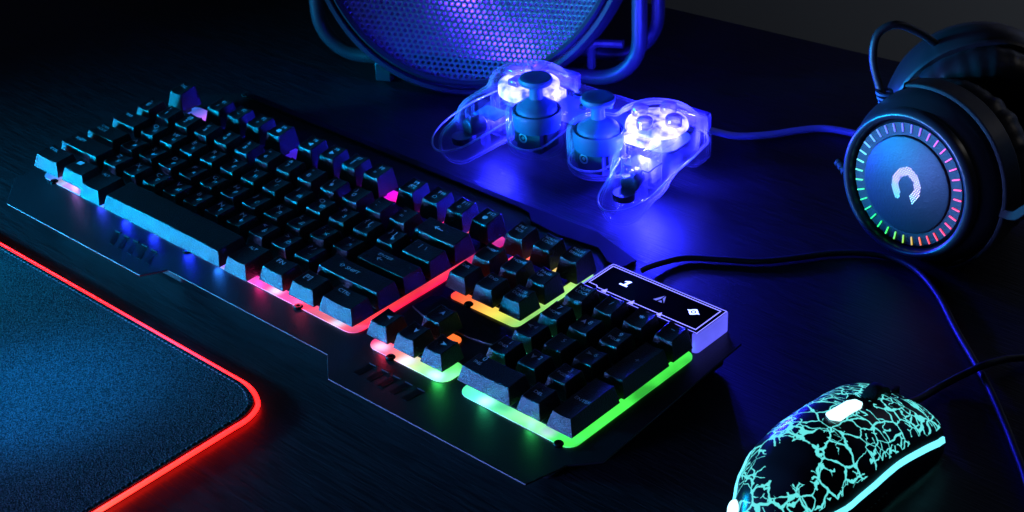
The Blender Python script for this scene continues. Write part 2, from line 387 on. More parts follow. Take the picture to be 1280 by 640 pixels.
# bottom row
bx = [0, 1.497, 2.861, 4.07, 9.806, 10.982, 12.224, 13.482, 15]
win = [(0, 0), (.9, .12), (.9, .95), (0, .85)]
menu_l = [("▤", 2.2, 6.8, 5.6)]
names = ["key", "key", "key", "space_bar", "key", "key", "key", "key"]
legs = [[("CTRL", 1.2, 4.2, 2.9)], [(win, 2.4, 5.6, 3.8)], [("ALT", 1.0, 4.4, 2.9)], [], [("ALT", 2.2, 5.0, 2.9)], [("FN", 2.2, 5.2, 4.3)],
        [("≡", 2.8, 6.2, 5.0), ("[", 1.9, 6.2, 4.4), ("]", 5.4, 6.2, 4.4)], [("CTRL", 2.0, 4.2, 3.3)]]
for i in range(8):
    fwd = 5.3 if i in (2, 3, 4) else 0
    keycap(names[i], bx[i] * U, bx[i + 1] * U, 0, U, 0, legs[i], dip=(-.5 if i == 3 else .7), fwd=fwd)
# letters
for i, (a, b) in enumerate([("Z", "Я"), ("X", "Ч"), ("C", "С"), ("V", "М"), ("B", "И"), ("N", "Т"), ("M", "Ь"), ("< ,", "Б"), ("> .", "Ю"), ("? /", ". ,")]):
    K((2.25 + i) * U, U, 1, dual(a, b))
K(0, 2.25 * U, 1, [("SHIFT", 3, 5.6, 3.3)], "shift_key", dip=.5); K(12.25 * U, 2.75 * U, 1, [("⇧ SHIFT", 8, 6.6, 3.6)], "shift_key", dip=.5)
for i, (a, b) in enumerate([("A", "Ф"), ("S", "Ы"), ("D", "В"), ("F", "А"), ("G", "П"), ("H", "Р"), ("J", "О"), ("K", "Л"), ("L", "Д"), (": ;", "Ж"), ("\" '", "Э")]):
    K((1.75 + i) * U, U, 2, dual(a, b))
K(0, 1.75 * U, 2, [("CAPS", 2, 4.4, 2.8), ("LOCK", 2, 7.6, 2.8)], "caps_lock_key", dip=.6)
K(12.75 * U, 2.25 * U, 2, [("ENTER", 7, 4.8, 3.2), ("←", 8.5, 8.8, 5)], "enter_key", dip=.5)
for i, (a, b) in enumerate([("Q", "Й"), ("W", "Ц"), ("E", "У"), ("R", "К"), ("T", "Е"), ("Y", "Н"), ("U", "Г"), ("I", "Ш"), ("O", "Щ"), ("P", "З"), ("{ [", "Х"), ("} ]", "Ъ")]):
    K((1.5 + i) * U, U, 3, dual(a, b))
K(0, 1.5 * U, 3, [("TAB", 2, 5, 3)], dip=.6)
K(13.5 * U, 1.5 * U, 3, [("|", 5, 5, 4.2), ("\\", 9, 5.6, 4.2)], dip=.6)
for i, (a, b) in enumerate([("~", "Ё"), ("!", "1"), ("@", "2"), ("#", "3"), ("$", "4"), ("%", "5"), ("^", "6"), ("&", "7"), ("*", "8"), ("(", "9"), (")", "0"), ("_", "-"), ("+", "=")]):
    K(i * U, U, 4, [(a, 1.6, 4.4, 3.4), (b, 2.2, 8.6, 4.2)])
K(13 * U, 2 * U, 4, [("←", 8, 6.8, 5.0), ("—", 10.5, 6.8, 4.0)], "backspace_key", dip=.6)
YF = 5.35 * U
fx = [0] + [2 + i for i in range(4)] + [6.5 + i for i in range(4)] + [11 + i for i in range(4)]
icons = ["", "♪", "−", "+", "■", "◄", "►", "‖", "»", "✉", "⌂", "⌕", "●"]
for i, x in enumerate(fx):
    K(x * U, U, 5, [("ESC", 1.0, 5, 3)] if i == 0 else [("F%d" % i, 3.4, 4.2, 3.4), (icons[i], 3.0, 8.6, 3.8)], y=YF)
# navigation block
NX = 15.346 * U
for i, (a, b) in enumerate([("PRT", "SCR"), ("SCROLL", "LOCK"), ("PAUSE", "BREAK")]):
    K(NX + i * U, U, 5, [(a, 1.0, 4.0, 2.7 if len(a) < 6 else 2.3), (b, 1.0, 7.0, 2.7)], y=YF)
for j, row in ((4, [("INSERT", ""), ("HOME", ""), ("PAGE", "UP")]), (3, [("DEL", ""), ("END", ""), ("PAGE", "DOWN")])):
    for i, (a, b) in enumerate(row):
        K(NX + i * U, U, j, [(a, 1.0, 4.4, 2.8 if len(a) < 6 else 2.3)] + ([(b, 1.0, 7.4, 2.8)] if b else []))
def arr(ang):
    p = [(.5, 0), (-.42, .38), (-.18, 0), (-.42, -.38)]
    return [(.5 + x * cos(ang) - y * sin(ang), .5 + x * sin(ang) + y * cos(ang)) for x, y in p]
for dx, row, an in ((0, 0, pi), (1, 0, -pi / 2), (2, 0, 0), (1, 1, pi / 2)):
    K(NX + dx * U, U, row, [(arr(an), 3.4, 6.6, 3.8)])
# number block
PX = 18.667 * U
pad_l = {(0, 4): [("NUM", 1.6, 4, 2.8), ("LOCK", 1.6, 7, 2.8)], (1, 4): [("/", 4, 6, 4.4)], (2, 4): [("✱", 3.6, 6, 3.4)], (3, 4): [("−", 3.6, 6, 4.4)],
         (0, 3): [("7", 3.4, 4.4, 4.2), ("HOME", 1.2, 8.2, 2.5)], (1, 3): [(arr(pi / 2), 1.2, 6.6, 3.4), ("8", 5.2, 5.4, 4.2)], (2, 3): [("9", 4.4, 4.4, 4.2), ("PGUP", 1.4, 8.2, 2.6)],
         (0, 2): [(arr(pi), 1.0, 6.2, 3.4), ("4", 5, 5.4, 4.0)], (1, 2): [("5", 4.2, 5.6, 4.2)], (2, 2): [(arr(0), 1.2, 6.6, 3.4), ("6", 5.4, 5.4, 4.2)],
         (0, 1): [("1", 4.6, 4.2, 4.2), ("END", 1.2, 7.6, 2.6)], (1, 1): [(arr(-pi / 2), 1.2, 6.6, 3.4), ("2", 5.4, 5.4, 4.2)], (2, 1): [("3", 4.6, 4.2, 4.2), ("PGDN", 1.2, 8.0, 2.5)],
         (2, 0): [(".", 4.4, 3.6, 4), ("DEL", 2.2, 7.0, 2.8)]}
for (i, j), l in pad_l.items(): K(PX + i * U, U, j, l)
K(PX, 2 * U, 0, [("0", 4.4, 3.6, 4.0), ("INS", 2.0, 7.2, 2.8)], "zero_key", dip=.5)
K(PX + 3 * U, U, 0, [("ENTER", 1.2, 18, 2.9)], "enter_key", hh=2, dip=.7)
K(PX + 3 * U, U, 2, [("+", 4.0, 16, 5)], "plus_key", hh=2, dip=.7)

# --- lit indicator module at the rear right
mx0, mx1, my0, my1, mz0, mz1 = 355.2, 430.4, 96.6, 124.0, ZP, ZP + 11.2
obj("indicator_body", MB().prism(rrect(mx0, mx1, my0, my1, 2.4), mz0, mz1), M['bar_body'], kb, bevel=.5, off=KO)
gl = plastic("black_gloss_panel", (.004, .004, .005), .12, 0, 10, .5)
obj("indicator_panel", MB().prism(rrect(mx0 + .9, mx1 - .9, my0 + .9, my1 - .9, 1.6), mz1 + .02, mz1 + .3), gl, kb, smooth=False, off=KO)
obj("indicator_glow_cover", MB().prism([(mx0 - .3, my0 - .5), (mx1 - 3.0, my0 - .5), (mx1 - 3.0, my0 + .8), (mx0 - .3, my0 + .8)], mz0 + .1, mz1 + .3), M['rim'], kb, smooth=False, off=KO)  # added black cover hiding the glow of the front face
def strip2(pts, wd, z, mb):
    for a, b in zip(pts, pts[1:]):
        a = Vector(a); b = Vector(b); t = (b - a).normalized(); n = Vector((-t.y, t.x)) * wd / 2; a = a - t * wd / 2; b = b + t * wd / 2
        q = [a + n, a - n, b - n, b + n]
        mb.add([(p.x, p.y, z) for p in q], [(0, 1, 2, 3)])
ln = MB(); zz = mz1 + .36
def ring(x0, x1, y0, y1, wd, mb): strip2([(x0, y0), (x1, y0), (x1, y1), (x0, y1), (x0, y0)], wd, zz, mb)
ring(mx0 + 1.3, mx1 - 1.2, my0 + 1.3, my1 - 1.3, .42, ln)
strip2([(mx0 + 2.6, my0 + 4.8), (mx0 + 2.6, my1 - 2.9), (mx1 - 3.6, my1 - 2.9), (mx1 - 3.6, my0 + 3.6), (mx0 + 60, my0 + 3.6)], .62, zz + .01, ln)
x = mx0 + 2.6
zig = [(x, my0 + 4.8), (x + 5, my0 + 4.8), (x + 6.4, my0 + 3.6)]
for k in range(3):
    a = x + 7 + k * 17.5
    zig += [(a, my0 + 3.6), (a + 11.5, my0 + 3.6)]
strip2(zig + [(mx0 + 60, my0 + 3.6)], .55, zz + .02, ln)
for k in range(3):
    a = mx0 + 9.5 + k * 17.6 + 3
    ln.add([(a, my0 + 1.9, zz + .03), (a + 3.4, my0 + 1.9, zz + .03), (a + 1.7, my0 + 5.6, zz + .03)], [(0, 1, 2)])
obj("glowing_frame_lines", ln, M['seg'], kb, smooth=False, off=KO)
ic_m = glow("bright_blue_symbol", (.25, .32, 1.0), 4.5); ic_d = glow("dim_blue_symbol", (.12, .14, .6), 1.3)
one = MB()
for q in ([(0, 0), (6.2, 0), (6.2, 1.6), (0, 1.6)], [(2.6, 1.6), (4.6, 1.6), (5.6, 7), (3.6, 7)], [(3.6, 7), (1.4, 5.6), (1.2, 4.2), (3.1, 5.0)]):
    one.add([(x_ * .8 + 371, y_ * .8 + 109.4, zz) for x_, y_ in q], [(0, 1, 2, 3)])
obj("number_one_symbol", one, ic_m, kb, smooth=False, off=KO)
A_ = MB(); ax, ay = 393.5, 109.0
A_.add([(ax, ay, zz), (ax + 2.0, ay, zz), (ax + 3.0, ay + 2.6, zz), (ax + 3.0, ay + 6.2, zz)], [(0, 1, 2, 3)])
A_.add([(ax + 3.6, ay + 6.2, zz), (ax + 3.6, ay + 3.4, zz), (ax + 6.8, ay + 0.2, zz)], [(0, 1, 2)])
A_.add([(ax + 3.0, ay, zz), (ax + 5.6, ay, zz), (ax + 4.2, ay + 1.8, zz)], [(0, 1, 2)])
obj("letter_symbol", A_, ic_d, kb, smooth=False, off=KO)
ge = MB(); gx, gy = 416.6, 112.2; pts = []
for k in range(24):
    a = 2 * pi * k / 24; r = (3.9 if k % 12 == 0 else 3.0) if (k % 6) == 0 else (2.6 if (k % 6) in (1, 5) else 2.4)
    pts.append((gx + r * cos(a), gy + r * sin(a), zz))
inn = [(gx + 1.4 * cos(2 * pi * k / 24), gy + 1.4 * sin(2 * pi * k / 24), zz) for k in range(24)]
ge.add(pts + inn, [(k, (k + 1) % 24, 24 + (k + 1) % 24, 24 + k) for k in range(24)])
ge.add([(gx + .8 * cos(2 * pi * k / 12), gy + .8 * sin(2 * pi * k / 12), zz) for k in range(12)], [tuple(range(12))])
obj("gear_symbol", ge, ic_m, kb, smooth=False, off=KO)
# cable
kc = crom([(349.0, 138, 8.0), (347.5, 152.0, 7.0), (348.0, 170.1, 4.0), (355.2, 187.3, 2.6), (371.7, 198.8, 2.5), (390.1, 210.6, 2.5), (404.5, 227.0, 2.5), (415.6, 241.1, 2.5), (429.5, 252.6, 2.5),
           (444.2, 258.1, 2.5), (461.9, 255.2, 2.5), (483.0, 240.7, 2.5), (507.0, 217.0, 2.5), (527.6, 197.6, 3.0), (547.6, 177.2, 4.6), (564.2, 160.3, 2.8), (576.3, 146.6, 2.5), (598, 120, 2.5), (640, 60, 2.5)])
obj("cable", MB().tube(kc, 1.8, 14), M['cable'], kb, off=KO)
obj("cable_sleeve", MB().tube(kc[:9], lambda t: 3.0 - .9 * t, 14), M['rim'], kb, off=KO)

# ------------------------------------------------------------------ round speaker with perforated grille
yaw = .43; al = .34; Rs = 113
uu = Vector((cos(yaw), sin(yaw), 0)); n0 = Vector((uu.y, -uu.x, 0)); ns = (n0 * cos(al) + Vector((0, 0, 1)) * sin(al)).normalized(); ws = ns.cross(uu)
if ws.z < 0: ws = -ws
SC = Vector((96, 291, 112)); SM = Matrix((uu, ws, ns)).transposed().to_4x4(); SM.translation = SC
sp = thing("round_speaker", "large round speaker with perforated metal dish grille in a tube frame", "speaker", mat=Matrix.Translation(Vector((98, 278, 0))) @ Matrix((uu, -n0, Vector((0, 0, 1)))).transposed().to_4x4())
SP0 = Vector((98, 278, 0)); SB = Matrix((uu, -n0, Vector((0, 0, 1)))).transposed().to_4x4(); SB.translation = SP0; SBi = SB.inverted(); SL = SBi @ SM
def grille_mat():
    m, nt, b = nmat("perforated_metal")
    setp(b, Base_Color=(.075, .075, .095, 1), Roughness=.4, Metallic=.3, Specular_IOR_Level=.5)
    uv = N(nt, 'ShaderNodeUVMap'); sp_n = N(nt, 'ShaderNodeSeparateXYZ'); nt.links.new(uv.outputs[0], sp_n.inputs[0])
    X, Y = sp_n.outputs[0], sp_n.outputs[1]
    px, py = 4.6, 4.6 * sqrt(3)
    def lat(ox, oy):
        a = math_n(nt, 'MULTIPLY', math_n(nt, 'SUBTRACT', math_n(nt, 'FRACT', math_n(nt, 'ADD', math_n(nt, 'DIVIDE', X, px), ox)), .5), px)
        c = math_n(nt, 'MULTIPLY', math_n(nt, 'SUBTRACT', math_n(nt, 'FRACT', math_n(nt, 'ADD', math_n(nt, 'DIVIDE', Y, py), oy)), .5), py)
        return math_n(nt, 'SQRT', math_n(nt, 'ADD', math_n(nt, 'POWER', a, 2), math_n(nt, 'POWER', c, 2)))
    d = math_n(nt, 'MINIMUM', lat(0, 0), lat(.5, .5))
    hole = math_n(nt, 'LESS_THAN', d, 1.35)
    bp = N(nt, 'ShaderNodeBump'); bp.inputs['Strength'].default_value = .6; bp.inputs['Distance'].default_value = .0006
    hm = N(nt, 'ShaderNodeMapRange'); nt.links.new(d, hm.inputs[0]); hm.inputs['From Min'].default_value = 1.3; hm.inputs['From Max'].default_value = 2.0
    nt.links.new(hm.outputs[0], bp.inputs['Height']); nt.links.new(bp.outputs[0], b.inputs['Normal'])
    tr = N(nt, 'ShaderNodeBsdfTransparent'); mx = N(nt, 'ShaderNodeMixShader')
    nt.links.new(hole, mx.inputs[0]); nt.links.new(b.outputs[0], mx.inputs[1]); nt.links.new(tr.outputs[0], mx.inputs[2])
    nt.links.new(mx.outputs[0], nt.nodes['Material Output'].inputs[0])
    return m
M['grille'] = grille_mat()
M['smetal'] = plastic("dark_painted_metal", (.020, .022, .028), .38, .15, 200, .35, .1)
M['sback'] = plastic("inner_reflector_metal", (.7, .65, .8), .2, .6, 120, .5, .9)
def dish(name, r0, depth, z0, mat, seg=72, rings=14, uvmap=False, parent=None):
    mb = MB(); vs = [(0, 0, z0 - depth)]; uvs = [(0, 0)]
    for i in range(1, rings + 1):
        t = i / rings; r = r0 * t; z = z0 - depth * (1 - t ** 2.2)
        arc = r * (1 + .15 * t)
        for k in range(seg):
            a = 2 * pi * k / seg; vs.append((r * cos(a), r * sin(a), z)); uvs.append((arc * cos(a), arc * sin(a)))
    fs = [(0, 1 + k, 1 + (k + 1) % seg) for k in range(seg)]
    for i in range(rings - 1):
        for k in range(seg):
            a = 1 + i * seg + k; b = 1 + i * seg + (k + 1) % seg; fs.append((a, a + seg, b + seg, b))
    mb.add([SL @ Vector(v) for v in vs], fs)
    o = obj(name, mb, mat, parent)
    if uvmap:
        ul = o.data.uv_layers.new(name="UVMap")
        for l in o.data.loops: ul.data[l.index].uv = uvs[l.vertex_index]
    return o
dish("grille", 103, 34, -2, M['grille'], uvmap=True, parent=sp)
dish("reflector", 104, 60, -14, M['sback'], parent=sp)
obj("rim_ring", MB().lathe([(103, -6), (103, 0), (105.5, 2.2), (107, 0.5), (107.6, -3), (108.6, -3), (109.4, 1.8), (112, 2.4), (113.4, -1), (113.4, -22), (110, -24), (104, -14)], 96, SL, close=True), M['smetal'], sp)
obj("back_shell", MB().lathe([(112, -20), (108, -40), (90, -66), (50, -80), (0, -82)], 72, SL), M['smetal'], sp)
point("speaker_violet_fill", SM @ Vector((35, -10, -38)), (.11, .02, 1.0), .045, 4)  # violet lights added behind the grille; no LED known in the speaker
point("speaker_violet_fill", SM @ Vector((-20, -20, -36)), (.10, .03, 1.0), .02, 4)
def frame_path(hw, z0, h, r, y, x0=10):
    pts = [(x0 - hw, y, h)]
    for k in range(9):
        a = radians(180 + 90 * k / 8); pts.append((x0 - hw + r + r * cos(a), y, z0 + r + r * sin(a)))
    for k in range(9):
        a = radians(270 + 90 * k / 8); pts.append((x0 + hw - r + r * cos(a), y, z0 + r + r * sin(a)))
    pts.append((x0 + hw, y, h))
    for k in range(9):
        a = radians(0 + 90 * k / 8); pts.append((x0 + hw - r + r * cos(a), y, h + r * sin(a)))
    for k in range(9):
        a = radians(90 + 90 * k / 8); pts.append((x0 - hw + r + r * cos(a), y, h + r * sin(a)))
    return pts
obj("frame_tube", MB().tube(frame_path(114, 15, 200, 30, 2), 5.2, 14, closed=True), M['smetal'], sp, ang=60)
obj("frame_tube", MB().tube(frame_path(118, 16, 200, 32, 38), 4.6, 14, closed=True), M['smetal'], sp, ang=60)
for fx_ in (-56, 76):
    obj("foot", MB().box(fx_ - 6, fx_ + 6, -6, 44, 0, 14), M['smetal'], sp, bevel=1.2)
obj("side_bracket", MB().tube([(90, 6, 20), (90, 6, 34), (94, 6, 38), (112, 6, 39)], 3, 10), M['smetal'], sp)

# ------------------------------------------------------------------ transparent gamepad
gp_ang = radians(2.5); GO = Vector((238, 244, 0))
GM = Matrix.Translation(GO) @ Matrix.Rotation(gp_ang, 4, 'Z')
gp = thing("gamepad", "clear plastic gamepad lit from inside by bright blue lights", "gamepad", mat=GM)
def clear_mat(name, tint, k, spec=.06):
    """thin clear plastic: see-through face on, a visible skin where the wall is seen edge on"""
    m, nt, b = nmat(name); nt.nodes.remove(b)
    tr = N(nt, 'ShaderNodeBsdfTransparent'); tr.inputs[0].default_value = (.96, .97, 1, 1)
    tl = N(nt, 'ShaderNodeBsdfTranslucent'); tl.inputs[0].default_value = (*tint, 1)
    df = N(nt, 'ShaderNodeBsdfDiffuse'); df.inputs[0].default_value = (*tint, 1)
    gs = N(nt, 'ShaderNodeBsdfGlossy'); gs.inputs['Roughness'].default_value = .07
    m1 = N(nt, 'ShaderNodeMixShader'); m1.inputs[0].default_value = .5; nt.links.new(tl.outputs[0], m1.inputs[1]); nt.links.new(df.outputs[0], m1.inputs[2])
    m3 = N(nt, 'ShaderNodeMixShader'); m3.inputs[0].default_value = .5; nt.links.new(m1.outputs[0], m3.inputs[1]); nt.links.new(gs.outputs[0], m3.inputs[2])
    lw = N(nt, 'ShaderNodeLayerWeight'); lw.inputs[0].default_value = .5
    f = math_n(nt, 'ADD', math_n(nt, 'MULTIPLY', math_n(nt, 'POWER', lw.outputs['Facing'], k), .95), spec)
    tc = N(nt, 'ShaderNodeTexCoord')
    no = N(nt, 'ShaderNodeTexNoise'); no.inputs['Scale'].default_value = 60; no.inputs['Detail'].default_value = 4; nt.links.new(tc.outputs['Object'], no.inputs['Vector'])
    bp = N(nt, 'ShaderNodeBump'); bp.inputs['Strength'].default_value = .35; bp.inputs['Distance'].default_value = .002
    nt.links.new(no.outputs[0], bp.inputs['Height']); nt.links.new(bp.outputs[0], gs.inputs['Normal'])
    m2 = N(nt, 'ShaderNodeMixShader'); nt.links.new(f, m2.inputs[0]); nt.links.new(tr.outputs[0], m2.inputs[1]); nt.links.new(m3.outputs[0], m2.inputs[2])
    nt.links.new(m2.outputs[0], nt.nodes['Material Output'].inputs[0])
    return m
M['clear'] = clear_mat("clear_plastic", (1, .95, 1), 6.0, .004)
M['clear_in'] = clear_mat("clear_inner_plastic", (.8, .75, 1), 4.0, .012)
def capsule(mb, a, b, ra, rb, seg=28, n=10, sq=1.0):
    a = Vector(a); b = Vector(b); t = (b - a).normalized(); prof = []
    for k in range(n + 1):
        th = -pi / 2 + pi / 2 * k / n; prof.append((ra * cos(th), ra * sin(th)))
    L = (b - a).length
    for k in range(n + 1):
        th = pi / 2 * k / n; prof.append((rb * cos(th), L + rb * sin(th)))
    m = t.to_track_quat('Z', 'Y').to_matrix().to_4x4(); m.translation = a
    return mb.lathe([(max(.01, r), z) for r, z in prof], seg, m)
def remesh_obj(name, mb, mat, parent, vox=1.6, smooth=6):
    o = obj(name + "_src", mb, mat, None)
    rm = o.modifiers.new("r", 'REMESH'); rm.mode = 'VOXEL'; rm.voxel_size = vox * S; rm.use_smooth_shade = True
    sm = o.modifiers.new("s", 'SMOOTH'); sm.factor = .5; sm.iterations = smooth
    dg = bpy.context.evaluated_depsgraph_get(); dg.update()
    me = bpy.data.meshes.new_from_object(o.evaluated_get(dg)); me.name = name
    bpy.data.objects.remove(o)
    me.materials.clear(); me.materials.append(mat); me.shade_smooth()
    r = bpy.data.objects.new(name, me); C.objects.link(r); r.parent = parent
    return r
sh = MB()
def puck(mb, x, y, z0, z1, r, e=4, ry=1.0):
    prof = [(.01, z0)] + [(r - e + e * sin(a), z0 + e - e * cos(a)) for a in [pi / 2 * k / 5 for k in range(6)]] + [(r - e + e * cos(a), z1 - e + e * sin(a)) for a in [pi / 2 * k / 5 for k in range(6)]] + [(.01, z1)]
    m = Matrix.Translation((x, y, 0)) @ Matrix.Diagonal((1, ry, 1, 1)); return mb.lathe(prof, 40, m)
for s in (-1, 1):
    puck(sh, s * 49, 4, 20, 47, 25.5, 6)
    capsule(sh, (s * 54, -4, 29), (s * (65 if s > 0 else 62), -52 + (s < 0) * 3, 17), 19.5, 13.5)
    capsule(sh, (s * 50, -2, 30), (s * 60, -28, 24), 20, 18)
    puck(sh, s * 23.5, -20, 12, 43.5, 19, 5)
    sh.add(*(lambda b: (b.v, b.f))(MB().prism(rrect(s * 49 - 21, s * 49 + 21, 8, 31, 6), 20, 41)))
    sh.add(*(lambda b: (b.v, b.f))(MB().prism(rrect(s * 50 - 16, s * 50 + 16, 20, 38, 4), 7, 30)))
sh.prism(rrect(-42, 42, -10, 24, 8), 22, 40)
obj_shell = remesh_obj("shell", sh, M['clear'], gp, 1.5, 7)
_sm = obj_shell.modifiers.new("wall", 'SOLIDIFY'); _sm.thickness = 1.3 * S; _sm.offset = -1
# inner mouldings
inn_ = MB()
for s in (-1, 1):
    puck(inn_, s * 23.5, -20, 15, 33, 16.5, 3)
    inn_.lathe([(8.5, 22), (8.5, 42), (13, 44), (13, 40), (10.5, 38), (10.5, 22)], 28, Matrix.Translation((s * 49, 4, 0)), close=True)
    for px_, py_ in ((s * 62, -14), (s * 42, -10), (s * 66, -34), (s * 54, -34)):
        inn_.lathe([(1.4, 12), (1.4, 36), (2.8, 36), (2.8, 12)], 14, Matrix.Translation((px_, py_, 0)), close=True)
    inn_.box(s * 56 - 12, s * 56 + 12, -24, -22.8, 14, 36)
    inn_.lathe([(0.01, 30), (4, 30), (4, 33), (2, 34), (0.01, 34)], 14, Matrix.Translation((s * 62, -44, 0)))
    inn_.box(s * 62 - 5, s * 62 + 5, -45, -43.5, 16, 30); inn_.box(s * 62 - 1, s * 62 + 1, -58, -44, 17, 20)
    for q in range(4): inn_.box(s * 56 - 8 + q * 5, s * 56 - 7 + q * 5, -22, 8, 16, 32)
obj("inner_moulding", inn_, M['clear_in'], gp, ang=30)
seam = MB()                                              # the parting line where the two half shells meet
so = []
half = [(0, -3), (6, -9), (11, -33), (23, -39.5), (36, -34), (42, -24), (47, -40), (53, -60), (64, -67.5), (75, -60), (80, -45), (79, -20), (76, 8), (70, 28), (50, 37), (30, 31), (12, 24)]
pl = [(x, y, 27 - max(0, -y - 25) * .19 - (4 if -40 < y < -24 and abs(x) < 40 else 0)) for x, y in half] + [(-x, y, 27 - max(0, -y - 25) * .19 - (4 if -40 < y < -24 and abs(x) < 40 else 0)) for x, y in half[::-1][:-1]]
M['edgelit'] = clear_mat("edge_lit_plastic", (.95, .93, 1.0), .8, .25)
obj("seam_ridge", MB().tube(crom(pl, 6, True), .6, 8, closed=True), M['edgelit'], gp, ang=80)
M['stick'] = plastic("blue_grey_stick_rubber", (.03, .11, .20), .5, .2, 500, .4)
_nt = M['stick'].node_tree; _t = N(_nt, 'ShaderNodeBsdfTranslucent'); _t.inputs[0].default_value = (.10, .35, .6, 1); _mx = N(_nt, 'ShaderNodeMixShader'); _mx.inputs[0].default_value = .18
_nt.links.new(_nt.nodes['Principled BSDF'].outputs[0], _mx.inputs[1]); _nt.links.new(_t.outputs[0], _mx.inputs[2]); _nt.links.new(_mx.outputs[0], _nt.nodes['Material Output'].inputs[0])
M['stickbase'] = plastic("dark_module_plastic", (.03, .05, .06), .4, 0, 10, .5)
M['motor'] = plastic("motor_metal", (.10, .10, .15), .35, .2, 200, .5, .7)
M['pcb'] = plastic("circuit_board", (.015, .05, .06), .35, .3, 200, .5)
M['buttonc'] = clear_mat("clear_button", (.30, .20, .55), 1.0, .45)
M['silk'] = plastic("white_printed_mark", (.6, .75, .75), .5)
for s in (-1, 1):
    m = Matrix.Translation((s * 23.5, -20, 0))
    st_ = obj("analog_stick", MB().lathe([(r_ * .93, z_ + 6.5) for r_, z_ in [(0.01, 54.2), (4, 54.0), (8, 54.6), (10.4, 54.2), (11.3, 52.6), (10.6, 50.6), (7.5, 49.2), (4.8, 48), (4.2, 44.5), (4.6, 40.5), (9, 38), (13.2, 35), (14.4, 30)]], 36, m), M['stick'], gp, ang=50)
    obj("stick_collar", MB().lathe([(13.6, 38.5), (15, 39.5), (15.4, 36.5), (14.6, 28), (13.6, 28)], 36, m, close=True), M['stick'], gp, ang=50)
    sb = MB().box(s * 23.5 - 9.5, s * 23.5 + 9.5, -29, -11, 14, 30)
    sb.box(s * 23.5 - 13, s * 23.5 - 9.5, -27, -13, 16, 26).box(s * 23.5 + 9.5, s * 23.5 + 11.5, -25, -15, 17, 27)
    obj("stick_module", sb, M['stickbase'], gp, bevel=.6)
    rg = MB(); fm = Matrix.Translation((s * 23.5 - 4, -29.3, 22)) @ Matrix.Rotation(pi / 2, 4, 'X')
    rg.lathe([(2.2, 0), (2.2, .4), (3.2, .4), (3.2, 0)], 20, fm, close=True); rg.lathe([(.01, .3), (1.1, .3), (1.1, 0)], 12, fm)
    obj("potentiometer_mark", rg, M['silk'], gp)
    cylm = Matrix.Translation((s * 61, -38, 24)) @ Matrix.Rotation(radians(16 * s), 4, 'Z') @ Matrix.Rotation(pi / 2, 4, 'X')
    obj("rumble_motor", MB().lathe([(.01, -8), (5.2, -8), (5.8, -7), (5.8, 3), (5.2, 4), (.01, 4)], 28, cylm @ Matrix.Scale(1, 4)), M['motor'], gp, bevel=.3)
    obj("motor_weight", MB().lathe([(.01, -2), (6.4, -2), (6.4, 2), (.01, 2)], 28, Matrix.Translation((s * 62, -47, 19))), M['motor'], gp)
    lab = MB().box(s * 58 - 9, s * 58 + 9, -30, -16, 27.5, 28.2)
    obj("motor_label", lab, plastic("teal_label", (.03, .30, .38), .5) if s < 0 else M['pcb'], gp)
obj("circuit_board", MB().prism(rrect(-66, 66, -9, 22, 10), 28, 29.6), M['pcb'], gp)
# added glowing bodies for the blown-out LED glare, under direction pad and four buttons
def led_glare_mat():
    m, nt, b = nmat("led_glare_glow")
    tc = N(nt, 'ShaderNodeTexCoord'); no = N(nt, 'ShaderNodeTexNoise'); no.inputs['Scale'].default_value = 130; no.inputs['Detail'].default_value = 3
    nt.links.new(tc.outputs['Object'], no.inputs['Vector'])
    mr = N(nt, 'ShaderNodeMapRange'); nt.links.new(no.outputs[0], mr.inputs[0]); mr.inputs['From Min'].default_value = .35; mr.inputs['From Max'].default_value = .62
    mr.inputs['To Min'].default_value = .8; mr.inputs['To Max'].default_value = 15
    nt.links.new(mr.outputs[0], b.inputs['Emission Strength']); setp(b, Emission_Color=(.10, .09, 1.0, 1), Base_Color=(.3, .3, .5, 1), Roughness=.3)
    return m
M['led_glare'] = led_glare_mat()
gR = MB().lathe([(.01, 44.2), (15, 43.6), (18.5, 41.5), (19, 39), (.01, 38.5)], 40, Matrix.Translation((49, 4, 0)))
gR.add(*(lambda b: (b.v, b.f))(MB().prism(rrect(40, 58, -20, -8, 4), 36, 40)))
obj("led_glare_body", gR, M['led_glare'], gp, ang=40)
gL = MB().lathe([(11, 42.4), (16, 42.0), (19.5, 40), (19.5, 35), (11, 35)], 40, Matrix.Translation((-49, 4, 0)), close=True)
gL.prism([(-36, -2), (-27, 2), (-27, 14), (-36, 16)], 33, 38); gL.prism([(-66, 14), (-56, 20), (-60, 25), (-68, 20)], 30, 37)
obj("led_glare_body", gL, M['led_glare'], gp, ang=40)
# buttons and direction pad
for a in range(4):
    bxp, byp = 49 + 12.2 * cos(a * pi / 2), 4 + 12.2 * sin(a * pi / 2)
    obj("button", MB().lathe([(5.0, 43), (5.0, 47.8), (4.2, 48.8), (.01, 49.0)], 24, Matrix.Translation((bxp, byp, 0))), M['buttonc'], gp, ang=50)
dp = MB()
for a in range(4):
    r = Matrix.Translation((-49, 4, 0)) @ Matrix.Rotation(a * pi / 2, 4, 'Z')
    pr_ = [(3.2, 0), (7.2, -4.0), (16, -4.0), (16, 4.0), (7.2, 4.0)]
    b_ = MB().prism(pr_, 44, 48); dp.add([r @ Vector(v) for v in b_.v], b_.f)
obj("direction_pad", dp, M['buttonc'], gp, bevel=.8)
for nm, x_, y_, w2 in (("select_button", -11, 6, 3.6), ("start_button", 11, 6, 3.6), ("mode_button", 0, -4, 2.6)):
    obj(nm, MB().prism(rrect(x_ - w2, x_ + w2, y_ - 1.8, y_ + 1.8, 1.6), 39.5, 42.2), M['stick'], gp, bevel=.4)
